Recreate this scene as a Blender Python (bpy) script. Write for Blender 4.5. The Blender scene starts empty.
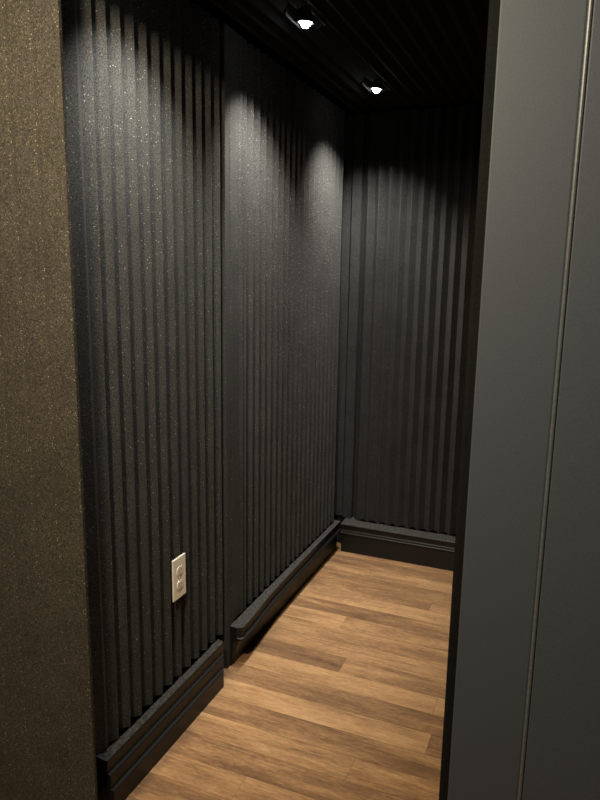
import bpy, bmesh, math, random
from mathutils import Vector, Matrix
random.seed(7)
S = bpy.context.scene
COL = S.collection

# ------------------------------------------------------------------ camera
F = 660.0
pitch, roll, yaw, H = math.radians(10.7), math.radians(0.95), math.radians(22.3), 1.5
fw = Vector((-math.sin(yaw)*math.cos(pitch), math.cos(yaw)*math.cos(pitch), -math.sin(pitch)))
r0 = Vector((math.cos(yaw), math.sin(yaw), 0)); u0 = r0.cross(fw)
R = r0*math.cos(roll) + u0*math.sin(roll); U = R.cross(fw)
cd = bpy.data.cameras.new('camera'); cam = bpy.data.objects.new('camera', cd); COL.objects.link(cam)
m = Matrix((R, U, -fw)).transposed().to_4x4(); m.translation = Vector((0, 0, H)); cam.matrix_world = m
cd.sensor_fit = 'VERTICAL'; cd.sensor_height = 32.0; cd.lens = F/800*32.0; cd.clip_start = 0.02
S.camera = cam

# ------------------------------------------------------------------ world, exposure
w = bpy.data.worlds.new('world'); S.world = w; w.use_nodes = True
bg = w.node_tree.nodes['Background']; bg.inputs[0].default_value = (1, .93, .82, 1); bg.inputs[1].default_value = 0.034
S.view_settings.view_transform = 'Standard'; S.view_settings.look = 'None'
S.view_settings.gamma = 1; S.view_settings.exposure = 0.0; S.view_settings.use_curve_mapping = False

# ------------------------------------------------------------------ lights
def area(name, loc, tgt, sx, sy, power, col, spread=180):
    l = bpy.data.lights.new(name, 'AREA'); l.shape = 'RECTANGLE'; l.size = sx; l.size_y = sy
    l.energy = power; l.color = col; l.spread = math.radians(spread)
    o = bpy.data.objects.new(name, l); COL.objects.link(o); o.location = loc
    o.rotation_euler = (Vector(tgt)-Vector(loc)).to_track_quat('-Z', 'Y').to_euler(); return o
# warm ceiling light of the room the photograph is taken from (behind the camera)
area('room_light', (-1.07, 0.0, 2.40), (-0.75, 2.4, 0.0), 0.08, 0.12, 34, (1, .80, .53))
area('side_light', (-0.64, 0.25, 2.28), (-1.1, 1.9, 0.6), 0.12, 0.16, 29, (1, .84, .62))
SPOT_POWER, SPOT_COL = 165, (1, .97, .90)
LAMPS = [(-0.870, 2.118), (-0.868, 2.925), (-0.870, 1.400)]

# ------------------------------------------------------------------ materials
def mat(name):
    m = bpy.data.materials.new(name); m.use_nodes = True
    nt = m.node_tree; return m, nt, nt.nodes, nt.links, nt.nodes['Principled BSDF']
def foam_mat(name, col, fleck, rough=0.85, dens=0.90, spec=.35, rnd=.35):
    m, nt, N, L, P = mat(name)
    tc = N.new('ShaderNodeTexCoord')
    n1 = N.new('ShaderNodeTexNoise'); n1.inputs['Scale'].default_value = 320; n1.inputs['Detail'].default_value = 3
    n2 = N.new('ShaderNodeTexNoise'); n2.inputs['Scale'].default_value = 9; n2.inputs['Detail'].default_value = 4
    L.new(tc.outputs['Object'], n1.inputs['Vector']); L.new(tc.outputs['Object'], n2.inputs['Vector'])
    r = N.new('ShaderNodeMapRange'); r.inputs[1].default_value = .35; r.inputs[2].default_value = .68
    r.inputs[3].default_value = 1-rnd*1.4; r.inputs[4].default_value = 1+rnd*1.8
    L.new(n1.outputs['Fac'], r.inputs[0])
    r2 = N.new('ShaderNodeMapRange'); r2.inputs[1].default_value = .3; r2.inputs[2].default_value = .7
    r2.inputs[3].default_value = .85; r2.inputs[4].default_value = 1.15
    L.new(n2.outputs['Fac'], r2.inputs[0])
    mu = N.new('ShaderNodeMath'); mu.operation = 'MULTIPLY'; L.new(r.outputs[0], mu.inputs[0]); L.new(r2.outputs[0], mu.inputs[1])
    vm = N.new('ShaderNodeVectorMath'); vm.operation = 'SCALE'; vm.inputs[0].default_value = col
    L.new(mu.outputs[0], vm.inputs['Scale'])
    v = N.new('ShaderNodeTexVoronoi'); v.inputs['Scale'].default_value = 210; v.inputs['Randomness'].default_value = 1
    L.new(tc.outputs['Object'], v.inputs['Vector'])
    sep = N.new('ShaderNodeSeparateColor'); L.new(v.outputs['Color'], sep.inputs[0])
    g = N.new('ShaderNodeMath'); g.operation = 'GREATER_THAN'; g.inputs[1].default_value = dens
    L.new(sep.outputs[0], g.inputs[0])
    d = N.new('ShaderNodeMath'); d.operation = 'LESS_THAN'; d.inputs[1].default_value = .30
    L.new(v.outputs['Distance'], d.inputs[0])
    a = N.new('ShaderNodeMath'); a.operation = 'MULTIPLY'; L.new(g.outputs[0], a.inputs[0]); L.new(d.outputs[0], a.inputs[1])
    b = N.new('ShaderNodeMath'); b.operation = 'MULTIPLY'; L.new(a.outputs[0], b.inputs[0]); L.new(sep.outputs[1], b.inputs[1])
    mx = N.new('ShaderNodeMix'); mx.data_type = 'RGBA'; L.new(b.outputs[0], mx.inputs[0])
    L.new(vm.outputs[0], mx.inputs[6]); mx.inputs[7].default_value = (*fleck, 1)
    L.new(mx.outputs[2], P.inputs['Base Color'])
    P.inputs['Roughness'].default_value = rough; P.inputs['Specular IOR Level'].default_value = spec
    bp = N.new('ShaderNodeBump'); bp.inputs['Strength'].default_value = .5; bp.inputs['Distance'].default_value = .0015
    L.new(n1.outputs['Fac'], bp.inputs['Height']); L.new(bp.outputs[0], P.inputs['Normal'])
    return m
FOAM = foam_mat('charcoal_foam', (.030, .0296, .0268), (.26, .255, .23), rnd=.5)
FOAM_BROWN = foam_mat('brown_grey_foam', (.028, .0245, .0175), (.22, .20, .145), dens=.80, rnd=.5)
FOAM_BLACK = foam_mat('black_foam', (.014, .014, .014), (.03, .03, .03), rnd=.3, spec=.15)
FOAM_BACK_SHADED = foam_mat('shaded_back_wall_foam', (.021, .0215, .021), (.14, .14, .13), rnd=.45, spec=.25)  # charcoal foam again, darkened so the back wall's shade is in the colour
EDGING = foam_mat('edging_foam', (.004, .004, .004), (.006, .006, .006), rnd=.2, spec=.1)

def paint(name, col, rough=.5, spec=.4, nscale=60, var=.12, bump=.1, fine=None):
    m, nt, N, L, P = mat(name)
    tc = N.new('ShaderNodeTexCoord'); n = N.new('ShaderNodeTexNoise')
    n.inputs['Scale'].default_value = nscale; n.inputs['Detail'].default_value = 4
    L.new(tc.outputs['Object'], n.inputs['Vector'])
    r = N.new('ShaderNodeMapRange'); r.inputs[1].default_value = .3; r.inputs[2].default_value = .7
    r.inputs[3].default_value = 1-var; r.inputs[4].default_value = 1+var
    L.new(n.outputs['Fac'], r.inputs[0])
    vm = N.new('ShaderNodeVectorMath'); vm.operation = 'SCALE'; vm.inputs[0].default_value = col
    L.new(r.outputs[0], vm.inputs['Scale']); L.new(vm.outputs[0], P.inputs['Base Color'])
    P.inputs['Roughness'].default_value = rough; P.inputs['Specular IOR Level'].default_value = spec
    bp = N.new('ShaderNodeBump'); bp.inputs['Strength'].default_value = bump; bp.inputs['Distance'].default_value = .001
    L.new(n.outputs['Fac'], bp.inputs['Height']); L.new(bp.outputs[0], P.inputs['Normal'])
    return m
SKIRT = paint('black_skirting_rubber', (.0075, .0075, .0077), .45, .3, 150, .25, .3)
DUSTY = paint('dusty_black_ledge', (.042, .041, .038), .9, .2, 90, .6, .4)
WALLM = paint('dark_wall_paint', (.015, .015, .015), .9, .2)
GREY = paint('slate_grey_paint', (.036, .045, .056), .6, .28, 260, .08, .15)
GREY_HIGHLIGHT = paint('highlight_grey_bead', (.060, .067, .072), .4, .5, 120, .15, .2)  # lighter grey puts the groove's highlight into the colour
METAL = paint('black_lamp_metal', (.03, .03, .03), .35, .5, 50, .05, .05)
SATIN = paint('satin_grey_metal', (.20, .20, .20), .4, .6, 80, .08, .05)
CREAM = paint('cream_plastic', (.90, .83, .68), .4, .4, 40, .03, .02)
CREAM2 = paint('cream_plastic_insert', (.84, .78, .64), .4, .4, 40, .03, .02)
SLOT = paint('slot_shadow_black', (.22, .19, .15), .6, .2, 40, .03, .02)
SCREW = paint('painted_screw', (.6, .56, .46), .35, .5, 40, .03, .02)
bm_, nt_, N_, L_, P_ = mat('lit_bulb'); P_.inputs['Base Color'].default_value = (1, 1, 1, 1)
P_.inputs['Emission Color'].default_value = (.93, .96, 1, 1); P_.inputs['Emission Strength'].default_value = 26
BULB = bm_
rf, *_r, P_ = mat('chrome_reflector'); P_.inputs['Base Color'].default_value = (.8, .8, .8, 1)
P_.inputs['Metallic'].default_value = 1; P_.inputs['Roughness'].default_value = .18
REFL = rf

def wood():
    m, nt, N, L, P = mat('warm_brown_wood_planks')
    tc = N.new('ShaderNodeTexCoord')
    at = N.new('ShaderNodeAttribute'); at.attribute_name = 'tone'
    cmb = N.new('ShaderNodeSeparateColor'); L.new(at.outputs['Color'], cmb.inputs[0])
    # per plank seed shifts the grain
    off = N.new('ShaderNodeCombineXYZ')
    ms = N.new('ShaderNodeMath'); ms.operation = 'MULTIPLY'; ms.inputs[1].default_value = 37
    L.new(cmb.outputs[1], ms.inputs[0]); L.new(ms.outputs[0], off.inputs[2]); L.new(ms.outputs[0], off.inputs[0])
    add = N.new('ShaderNodeVectorMath'); add.operation = 'ADD'; L.new(tc.outputs['Object'], add.inputs[0]); L.new(off.outputs[0], add.inputs[1])
    def noise(sx, sy, det, rough, dist=0.0):
        mp = N.new('ShaderNodeMapping'); mp.inputs['Scale'].default_value = (sx, sy, 1)
        L.new(add.outputs[0], mp.inputs[0]); n = N.new('ShaderNodeTexNoise')
        n.inputs['Scale'].default_value = 1; n.inputs['Detail'].default_value = det
        n.inputs['Roughness'].default_value = rough; n.inputs['Distortion'].default_value = dist
        L.new(mp.outputs[0], n.inputs['Vector']); return n
    a = noise(2.6, 15, 3, .55, .5); b = noise(11, 130, 4, .7, .3); c = noise(45, 150, 4, .7)
    def mul(x, k, addv=0.0):
        q = N.new('ShaderNodeMath'); q.operation = 'MULTIPLY_ADD'; L.new(x, q.inputs[0]); q.inputs[1].default_value = k; q.inputs[2].default_value = addv; return q.outputs[0]
    def plus(x, y):
        q = N.new('ShaderNodeMath'); q.operation = 'ADD'; L.new(x, q.inputs[0]); L.new(y, q.inputs[1]); return q.outputs[0]
    t = plus(plus(mul(a.outputs['Fac'], .85, -.425), mul(b.outputs['Fac'], .7, -.35)), plus(mul(c.outputs['Fac'], .6, -.30), mul(cmb.outputs[0], .5, .24)))
    cr = N.new('ShaderNodeValToRGB'); e = cr.color_ramp.elements
    e[0].position = 0.05; e[0].color = (.110, .060, .032, 1)
    e[1].position = .95; e[1].color = (.56, .35, .175, 1)
    k = e.new(.35); k.color = (.215, .120, .060, 1)
    k = e.new(.62); k.color = (.385, .225, .108, 1)
    L.new(t, cr.inputs[0]); L.new(cr.outputs[0], P.inputs['Base Color'])
    P.inputs['Roughness'].default_value = .42; P.inputs['Specular IOR Level'].default_value = .4
    bp = N.new('ShaderNodeBump'); bp.inputs['Strength'].default_value = .15; bp.inputs['Distance'].default_value = .001
    L.new(b.outputs['Fac'], bp.inputs['Height']); L.new(bp.outputs[0], P.inputs['Normal'])
    return m
WOOD = wood()

# ------------------------------------------------------------------ helpers
def link(name, bm, material, parent=None):
    bmesh.ops.recalc_face_normals(bm, faces=bm.faces)
    me = bpy.data.meshes.new(name); bm.to_mesh(me); bm.free()
    me.materials.append(material)
    o = bpy.data.objects.new(name, me); COL.objects.link(o)
    if parent: o.parent = parent
    return o
def tag(o, label, cat, group=None):
    o['label'] = label; o['category'] = cat
    if group: o['group'] = group
    return o
def struct(name, bm, material):
    o = link(name, bm, material); o['kind'] = 'structure'; return o
def box(bm, a, b, bevel=0):
    r = bmesh.ops.create_cube(bm, size=1)
    vs = r['verts']
    for v in vs:
        v.co = Vector([(a[i]+b[i])/2 + v.co[i]*(b[i]-a[i]) for i in range(3)])
    if bevel:
        es = list({e for v in vs for e in v.link_edges})
        bmesh.ops.bevel(bm, geom=es, offset=bevel, segments=2, affect='EDGES', profile=.6)
    return bm
def prism(bm, rings):
    """closed solid through a list of rings (lists of points, same count)"""
    R_ = [[bm.verts.new(p) for p in r] for r in rings]
    n = len(R_[0])
    for i in range(len(R_)-1):
        for k in range(n):
            bm.faces.new((R_[i][k], R_[i][(k+1) % n], R_[i+1][(k+1) % n], R_[i+1][k]))
    bm.faces.new(R_[0]); bm.faces.new(R_[-1][::-1])
    return bm
def wedges(L, pitch, depth, start=0.0, tip=.0016):
    """zigzag profile from 0 to L: (distance along, height above the foam base)"""
    pts = []; s = start
    pk = []
    while s + pitch <= L + 1e-6:
        mid = s + pitch/2 + random.uniform(-.0008, .0008)
        sl = depth/(pitch/2)
        pk += [(s + .0009, 0), (mid - .0045, depth - .0045*sl), (mid - .0022, depth - .0016), (mid, depth - .0008), (mid + .0022, depth - .0016), (mid + .0045, depth - .0045*sl), (s + pitch - .0009, 0)]
        s += pitch
    return pk, s
def foam(name, prof, org, along, up, out, base, height, material, n=10, jit=.0007, botcurve=None):
    """prof: list (s, h); org = corner on the mounting surface; base = solid foam thickness"""
    along, up, out = Vector(along), Vector(up), Vector(out)
    bm = bmesh.new(); rings = []
    rnd = [[0]*len(prof)]
    for i in range(n+1):
        z = height*i/n
        dj = [random.uniform(-jit, jit) for _ in prof]
        pts = [Vector(org) + up*z + along*(s + (dj[k] if 0 < k < len(prof)-1 else 0)) + out*(base + h + (dj[k]*.6 if h > 0 else 0)) for k, (s, h) in enumerate(prof)]
        pts += [Vector(org) + up*z + along*prof[-1][0], Vector(org) + up*z + along*prof[0][0]]
        rings.append(pts)
    prism(bm, rings)
    bmesh.ops.triangulate(bm, faces=[f for f in bm.faces if len(f.verts) > 4])
    return link(name, bm, material)

# ------------------------------------------------------------------ key planes
XW = -1.160      # plaster behind the left foam
YB = 3.385       # plaster behind the back foam
ZC = 2.350       # ceiling slab
Y0 = 1.200       # face of the wall with the opening

# ------------------------------------------------------------------ structure
# floor: planks run across the corridor
P0, PW = 2.195, 0.1035
joints = {2.195: [-.72], 2.53: [-.815]}
bm = bmesh.new(); lay = bm.loops.layers.float_color.new('tone')
rnd = random.Random(12)
row = -34
TONES = {0: (.05, .42), 1: (.72, .55), 2: (.50, .30), 3: (.78, .46), 4: (.30, .22), 5: (.62, .50), 6: (.35, .55), 7: (.55, .40),
         8: (.50, .52), 9: (.34, .36), 10: (.45, .35), -1: (.80, .72), -2: (.45, .30), -3: (.68, .80), -4: (.30, .42), -5: (.72, .6), -6: (.28, .40), -7: (.6, .7), -8: (.35, .3)}
JX = {0: -.722, 1: -1.35, 2: -.30, 3: -.825, 4: -1.6, 5: -.2, 6: -.5, 7: -1.5, 8: -.30, 9: -.755, 10: -.4, -1: -1.6, -2: -1.35, -3: -1.5, -4: -1.4, -5: -.52, -6: -.3, -7: -.8}
while True:
    ya, yb = P0 + row*PW, P0 + (row+1)*PW
    if ya > YB+.05: break
    jx = JX.get(row, rnd.uniform(-1.4, -.2))
    xs = [jx]
    while xs[0] > -2.6: xs.insert(0, xs[0]-rnd.uniform(1.15, 1.35))
    while xs[-1] < 1.6: xs.append(xs[-1]+rnd.uniform(1.15, 1.35))
    ti = TONES.get(row)
    for i in range(len(xs)-1):
        tone = rnd.uniform(.2, .8)
        if ti:
            if abs(xs[i+1]-jx) < 1e-6: tone = ti[0]
            if abs(xs[i]-jx) < 1e-6: tone = ti[1]
        g = .0005
        q = [bm.verts.new((x, y, 0)) for x, y in ((xs[i]+g, ya+g), (xs[i+1]-g, ya+g), (xs[i+1]-g, yb-g), (xs[i]+g, yb-g))]
        f = bm.faces.new(q); sd = rnd.random()
        for l in f.loops: l[lay] = (tone, sd, 0, 1)
    row += 1
# subfloor just below the hairline gaps
sd = [bm.verts.new(p) for p in ((-2.7, -1.4, -.0015), (2.5, -1.4, -.0015), (2.5, YB+.06, -.0015), (-2.7, YB+.06, -.0015))]
f = bm.faces.new(sd)
for l in f.loops: l[lay] = (-.3, 0, 0, 1)
bottom = [bm.verts.new(p) for p in ((-2.7, -1.4, -.05), (2.5, -1.4, -.05), (2.5, YB+.06, -.05), (-2.7, YB+.06, -.05))]
bm.faces.new(bottom[::-1])
for a in range(4): bm.faces.new((sd[a], bottom[a], bottom[(a+1) % 4], sd[(a+1) % 4]))
bm.normal_update()
me = bpy.data.meshes.new('floor'); bm.to_mesh(me); bm.free(); me.materials.append(WOOD)
fl = bpy.data.objects.new('floor', me); COL.objects.link(fl); fl['kind'] = 'structure'

struct('wall_left', box(bmesh.new(), (XW-.10, 1.30, 0), (XW, YB, ZC)), WALLM)
struct('wall_back', box(bmesh.new(), (XW-.10, YB, 0), (0.10, YB+.10, ZC)), WALLM)
struct('wall_right', box(bmesh.new(), (-.08, 1.32, 0), (.10, YB, ZC)), WALLM)
struct('ceiling', box(bmesh.new(), (XW-.10, 1.212, ZC), (.10, YB+.10, ZC+.08)), WALLM)
struct('wall_front_left', box(bmesh.new(), (-2.4, Y0+.013, 0), (XW, 1.30, 2.5)), WALLM)
struct('wall_front_top', box(bmesh.new(), (XW, Y0+.013, 2.175), (-.02, Y0+.10, ZC)), WALLM)
# grey wall right of the opening, and the flat casing board on the opening's edge
struct('wall_front_right', box(bmesh.new(), (-.014, Y0+.001, 0), (2.2, 1.32, 2.5), .003), GREY)
bm = box(bmesh.new(), (-.154, Y0, 0), (-.0215, 1.225, 2.173), .003)
struct('trim_1', bm, GREY)
bm = bmesh.new()                                    # rounded bead for the groove highlight between casing and wall
prism(bm, [[(-.0178+.0039*math.cos(a), Y0+.0014+.0034*math.sin(a), z) for a in [math.pi+math.pi*k/6 for k in range(7)] + [math.pi*.5]] for z in (0, .7, 1.4, 2.173)])
struct('trim_2', bm, GREY_HIGHLIGHT)

# skirting: stepped profile, (out from plaster, height)
def skirting(name, prof, stations, toW, material, mitre=0):
    """stations: list of (distance, extra) ; toW(d, out, z) -> world"""
    bm = bmesh.new()
    prism(bm, [[toW(d - (mitre*max(0, o-.05) if i == len(stations)-1 else 0), o+(ex if o > .02 and z > .09 else 0), z) for (o, z) in prof] for i, (d, ex) in enumerate(stations)])
    bmesh.ops.recalc_face_normals(bm, faces=bm.faces); bm.normal_update()
    for f in bm.faces:                                  # dust lies on the ledge
        if f.normal.z > .8 and f.calc_center_median().z > .15: f.material_index = 1
    bmesh.ops.triangulate(bm, faces=[f for f in bm.faces if len(f.verts) > 4])
    o_ = struct(name, bm, material); o_.data.materials.append(DUSTY); return o_
W1 = lambda d, o, z: Vector((XW+o, d, z))
prof1 = [(0, 0), (.080, 0), (.080, .062), (.0785, .0655), (.0725, .067), (.070, .068), (.070, .108), (.0685, .1115), (.062, .113), (.060, .114), (.060, .150), (.0585, .1545), (0, .161)]
skirting('baseboard_left', prof1, [(1.305, 0), (1.6, 0), (1.9, 0), (1.990, 0)], W1, SKIRT, 1.8)
prof2 = [(0, 0), (.042, 0), (.042, .102), (.066, .111), (.069, .116), (.067, .1205), (.058, .123), (.056, .128), (.056, .152), (.0605, .158), (.060, .1645), (0, .170)]
st2 = [(2.066, .008), (2.070, .017), (2.078, .024), (2.088, .026), (2.10, .025), (2.15, .0235), (2.20, .021), (2.26, .017), (2.33, .011), (2.42, .007), (2.6, .004), (2.9, .001), (3.30, 0)]
skirting('baseboard_left_far', prof2, st2, W1, SKIRT)
W2 = lambda d, o, z: Vector((d, YB-o, z))
prof3 = [(0, 0), (.107, 0), (.106, .100), (.121, .110), (.1235, .115), (.121, .1195), (.106, .122), (.103, .127), (.103, .152), (.118, .157), (.119, .161), (.117, .1645), (0, .170)]
skirting('baseboard_back', prof3, [(XW+.0745, 0), (-.7, 0), (-.4, 0), (-.085, 0)], W2, SKIRT)
# plain upright batten between the two left foam panels, standing on the floor
struct('trim_3', box(bmesh.new(), (XW, 2.0405, 0), (-1.122, 2.0735, 2.298), .003), FOAM)

# ------------------------------------------------------------------ foam panels
PIT, DEP, BASE = .0565, .026, .010
# left wall, near panel
pk, e = wedges(.7345, PIT, DEP, PIT*2)
pk = [(0, DEP*.3), (PIT*.5, DEP), (PIT*.75, DEP*.72), (PIT*.95, DEP*.45), (PIT*1.5, DEP), (PIT*1.55, DEP*.85)] + pk
o = foam('acoustic_foam_panel', [(s, h) for s, h in pk], (XW+.0005, 1.304, .162), (0, 1, 0), (0, 0, 1), (1, 0, 0), BASE, 2.297-.162, FOAM)
tag(o, 'charcoal ribbed foam panel on left wall with the cream power outlet on it', 'foam panel', 'ribbed acoustic foam panels')
# left wall, far panel: a broad first rib, then regular ones
pk, e = wedges(3.330-2.075, PIT-.001, DEP, .100)
pk = [(0, .006), (.003, DEP*.95), (.006, DEP), (.080, DEP*.72), (.0955, DEP*.9), (.0975, DEP), (.099, DEP*.9)] + pk
if e < 3.330-2.075-.002: pk.append((3.330-2.075, 0))
o = foam('acoustic_foam_panel', pk, (XW+.0005, 2.075, .171), (0, 1, 0), (0, 0, 1), (1, 0, 0), BASE, 2.297-.171, FOAM)
tag(o, 'charcoal ribbed foam panel on left wall between the upright seam and the far corner', 'foam panel', 'ribbed acoustic foam panels')
# back wall: narrow strip in the corner, then the wide panel
x0 = XW+.001
o = foam('foam_strip', [(0, 0), (.045, 0), (.050, .012), (.056, .020), (.098, .022), (.104, .016), (.106, 0)], (x0, YB-.0005, .171), (1, 0, 0), (0, 0, 1), (0, -1, 0), BASE+.005, 2.297-.171, FOAM_BACK_SHADED)
tag(o, 'narrow plain shade-darkened foam strip standing in the far corner of the back wall', 'foam strip')
xb = x0+.116
BP = .0563
pk, e = wedges(-.083-xb, BP, .034, 0)
pk = [(0, 0)] + pk + [(-.083-xb, 0)]
o = foam('acoustic_foam_panel', pk, (xb, YB-.0005, .171), (1, 0, 0), (0, 0, 1), (0, -1, 0), BASE+.005, 2.297-.171, FOAM_BACK_SHADED)
tag(o, 'wide shade-darkened ribbed foam panel covering the back wall above its skirting', 'foam panel', 'ribbed acoustic foam panels')

# left of the opening: brownish foam sheet with broad, nearly flat ribs
pr = [(0, 0)]; s = 0.0
while s < 1.15:
    pr += [(s+.004, 0), (s+.012, .0022), (s+.064, .0026), (s+.072, .0004)]; s += .074
Ltot = pr[-1][0]
pr[-1] = (Ltot, .0012)
o = foam('foam_sheet', [(Ltot - a, h) for a, h in pr][::-1], (-1.058-Ltot, Y0+.0125, 0.0), (1, 0, 0), (0, 0, 1), (0, -1, 0), .0085, 2.5, FOAM_BROWN, jit=.0003)
tag(o, 'speckled brownish foam sheet left of the opening, nearest the camera', 'foam sheet')
# black foam edging behind the grey casing
bm = box(bmesh.new(), (-.176, 1.226, 0), (-.0815, 1.318, 2.171), .008)
tag(link('foam_edging', bm, EDGING), 'black foam edging running up behind the grey casing board', 'foam edging')

# ceiling foam, ribs along the corridor, with a slot cut out around every lamp
pk, e = wedges(1.06, .0555, .020, 0)
CX0, ZB = -1.112, ZC-.0005
prof = [(CX0+s, h) for s, h in [(0, 0)]+pk+[(1.025, 0)] if s <= 1.025]
base_c = .031
HX, HY = .046, .085
def hat(x):
    for (a, ha), (b, hb) in zip(prof, prof[1:]):
        if a <= x <= b and b > a: return ha+(hb-ha)*(x-a)/(b-a)
    return 0
YA, YZ, LX = 1.3025, YB-.042, -.870
bm = bmesh.new()
def strip(a, b, ya, yb):
    p = [(a, hat(a))] + [q for q in prof if a+1e-5 < q[0] < b-1e-5] + [(b, hat(b))]
    prism(bm, [[(x, y, ZB-base_c-h) for x, h in p] + [(b, y, ZB), (a, y, ZB)] for y in (ya, yb)])
strip(prof[0][0], LX-HX, YA, YZ); strip(LX+HX, prof[-1][0], YA, YZ)
yy = YA
for lx, ly in sorted(LAMPS, key=lambda q: q[1]):
    if ly-HY > yy: strip(LX-HX, LX+HX, yy, ly-HY)
    yy = ly+HY
strip(LX-HX, LX+HX, yy, YZ)
bmesh.ops.triangulate(bm, faces=[f for f in bm.faces if len(f.verts) > 4])
o = link('ceiling_foam_panel', bm, FOAM_BLACK)
tag(o, 'black ribbed foam panel on the ceiling with slots cut for the small spotlights', 'foam panel')

# ------------------------------------------------------------------ recessed spotlights
def lathe(bm, prof, n=32, mat4=None):
    rings = []
    vs = [[bm.verts.new((r*math.cos(2*math.pi*k/n), r*math.sin(2*math.pi*k/n), z)) for k in range(n)] for r, z in prof]
    for i in range(len(vs)-1):
        for k in range(n):
            bm.faces.new((vs[i][k], vs[i][(k+1) % n], vs[i+1][(k+1) % n], vs[i+1][k]))
    if prof[0][0] > 1e-4: pass
    if mat4: bmesh.ops.transform(bm, matrix=mat4, verts=bm.verts)
    return bm
def downlight(loc, label, power=1.0, cone=80, tiltx=19):
    t = bpy.data.objects.new('ceiling_spotlight', None); COL.objects.link(t); t.location = (loc[0], loc[1], ZC)
    t.empty_display_size = .03
    tag(t, label, 'spotlight', 'small recessed spotlights in the ceiling foam')
    tilt = Matrix.Translation((0, 0, -.050)) @ Matrix.Rotation(math.radians(4), 4, 'X') @ Matrix.Rotation(math.radians(7), 4, 'Y')
    # housing: hollow can with rolled lip
    link('housing', lathe(bmesh.new(), [(.001, .022), (.016, .022), (.0265, -.004), (.0285, -.006), (.0285, -.009), (.0255, -.009), (.0245, -.004), (.014, .018), (.001, .018)], 36, tilt), METAL, t)
    link('reflector', lathe(bmesh.new(), [(.0243, -.0045), (.021, .004), (.0145, .013), (.0125, .0165), (.0115, .0165), (.014, .012), (.020, .0035), (.0235, -.0045)], 36, tilt), REFL, t)
    link('bulb', lathe(bmesh.new(), [(.0005, -.0255), (.008, -.0235), (.0145, -.017), (.0190, -.007), (.0198, -.001), (.0175, .003), (.012, .010), (.0005, .012)], 28, tilt), BULB, t)
    b = bmesh.new(); box(b, (-.033, -.006, -.054), (-.0305, .006, -.0005), .0005); box(b, (.0305, -.006, -.054), (.033, .006, -.0005), .0005)
    box(b, (-.033, -.012, -.0035), (.033, .012, -.0003), .0008)
    link('bracket', b, METAL, t)
    for s in (-1, 1):
        b = bmesh.new(); box(b, (min(s*.029, s*.0345), -.0025, -.0525), (max(s*.029, s*.0345), .0025, -.0475), .0006)
        link('pivot_screw', b, METAL, t)
    for sx in (-1, 1):                                  # satin plates added to catch bulb light as streaks beside the slot
        b = bmesh.new(); box(b, (min(sx*.0425, sx*.0445), -.060, -.0535), (max(sx*.0425, sx*.0445), .060, -.012), .0004)
        link('added_streak_plate', b, SATIN, t)
    l = bpy.data.lights.new('beam', 'SPOT'); l.energy = SPOT_POWER*power; l.color = SPOT_COL
    l.spot_size = math.radians(cone); l.spot_blend = 1.0; l.shadow_soft_size = .016
    lo = bpy.data.objects.new('beam', l); COL.objects.link(lo); lo.parent = t; lo.location = (0, 0, -.072); lo.rotation_euler = (math.radians(13), math.radians(tiltx), 0)
    return t
downlight(LAMPS[0], 'small lit ceiling spotlight near the top edge, the nearer of the two visible')
downlight(LAMPS[1], 'small lit ceiling spotlight close to the back wall, the farther of the two visible', 1.3, 98, 9)
t3 = downlight(LAMPS[2], 'small lit ceiling spotlight just inside the opening, nearest the brownish foam sheet', .75)

# ------------------------------------------------------------------ power outlet
t = bpy.data.objects.new('power_outlet', None); COL.objects.link(t); t.location = (-1.1225, 1.713, .5245); t.empty_display_size = .03
t.rotation_euler = (0, 0, 0)
tag(t, 'cream duplex power outlet standing proud of the ribbed foam on the left wall', 'power outlet')
b = bmesh.new(); box(b, (0, -.0365, -.071), (.0065, .0365, .071), .0022); link('cover_plate', b, CREAM, t)
for s in (-1, 1):
    b = bmesh.new()
    pts = []
    for k in range(24):
        a = 2*math.pi*k/24; yy = .0172*math.cos(a); zz = max(-.0140, min(.0140, .0172*math.sin(a)))
        pts.append((yy, zz+s*.0245))
    prism(b, [[(x, y, z) for y, z in pts] for x in (.0058, .0082)])
    r = link('receptacle', b, CREAM2, t)
    b = bmesh.new()
    for yy, hh in ((-.0064, .0046), (.0064, .0036)):
        box(b, (.0078, yy-.0011, s*.0245+.0022-hh), (.0085, yy+.0011, s*.0245+.0022+hh))
    prism(b, [[(x, .0026*math.cos(2*math.pi*k/12), s*.0245-.0082+.0026*math.sin(2*math.pi*k/12)) for k in range(12)] for x in (.0078, .0085)])
    link('slot', b, SLOT, r)
b = bmesh.new()
prism(b, [[(x, .0034*math.cos(2*math.pi*k/16), .0034*math.sin(2*math.pi*k/16)) for k in range(16)] for x in (.006, .0078)])
link('screw', b, SCREW, t)
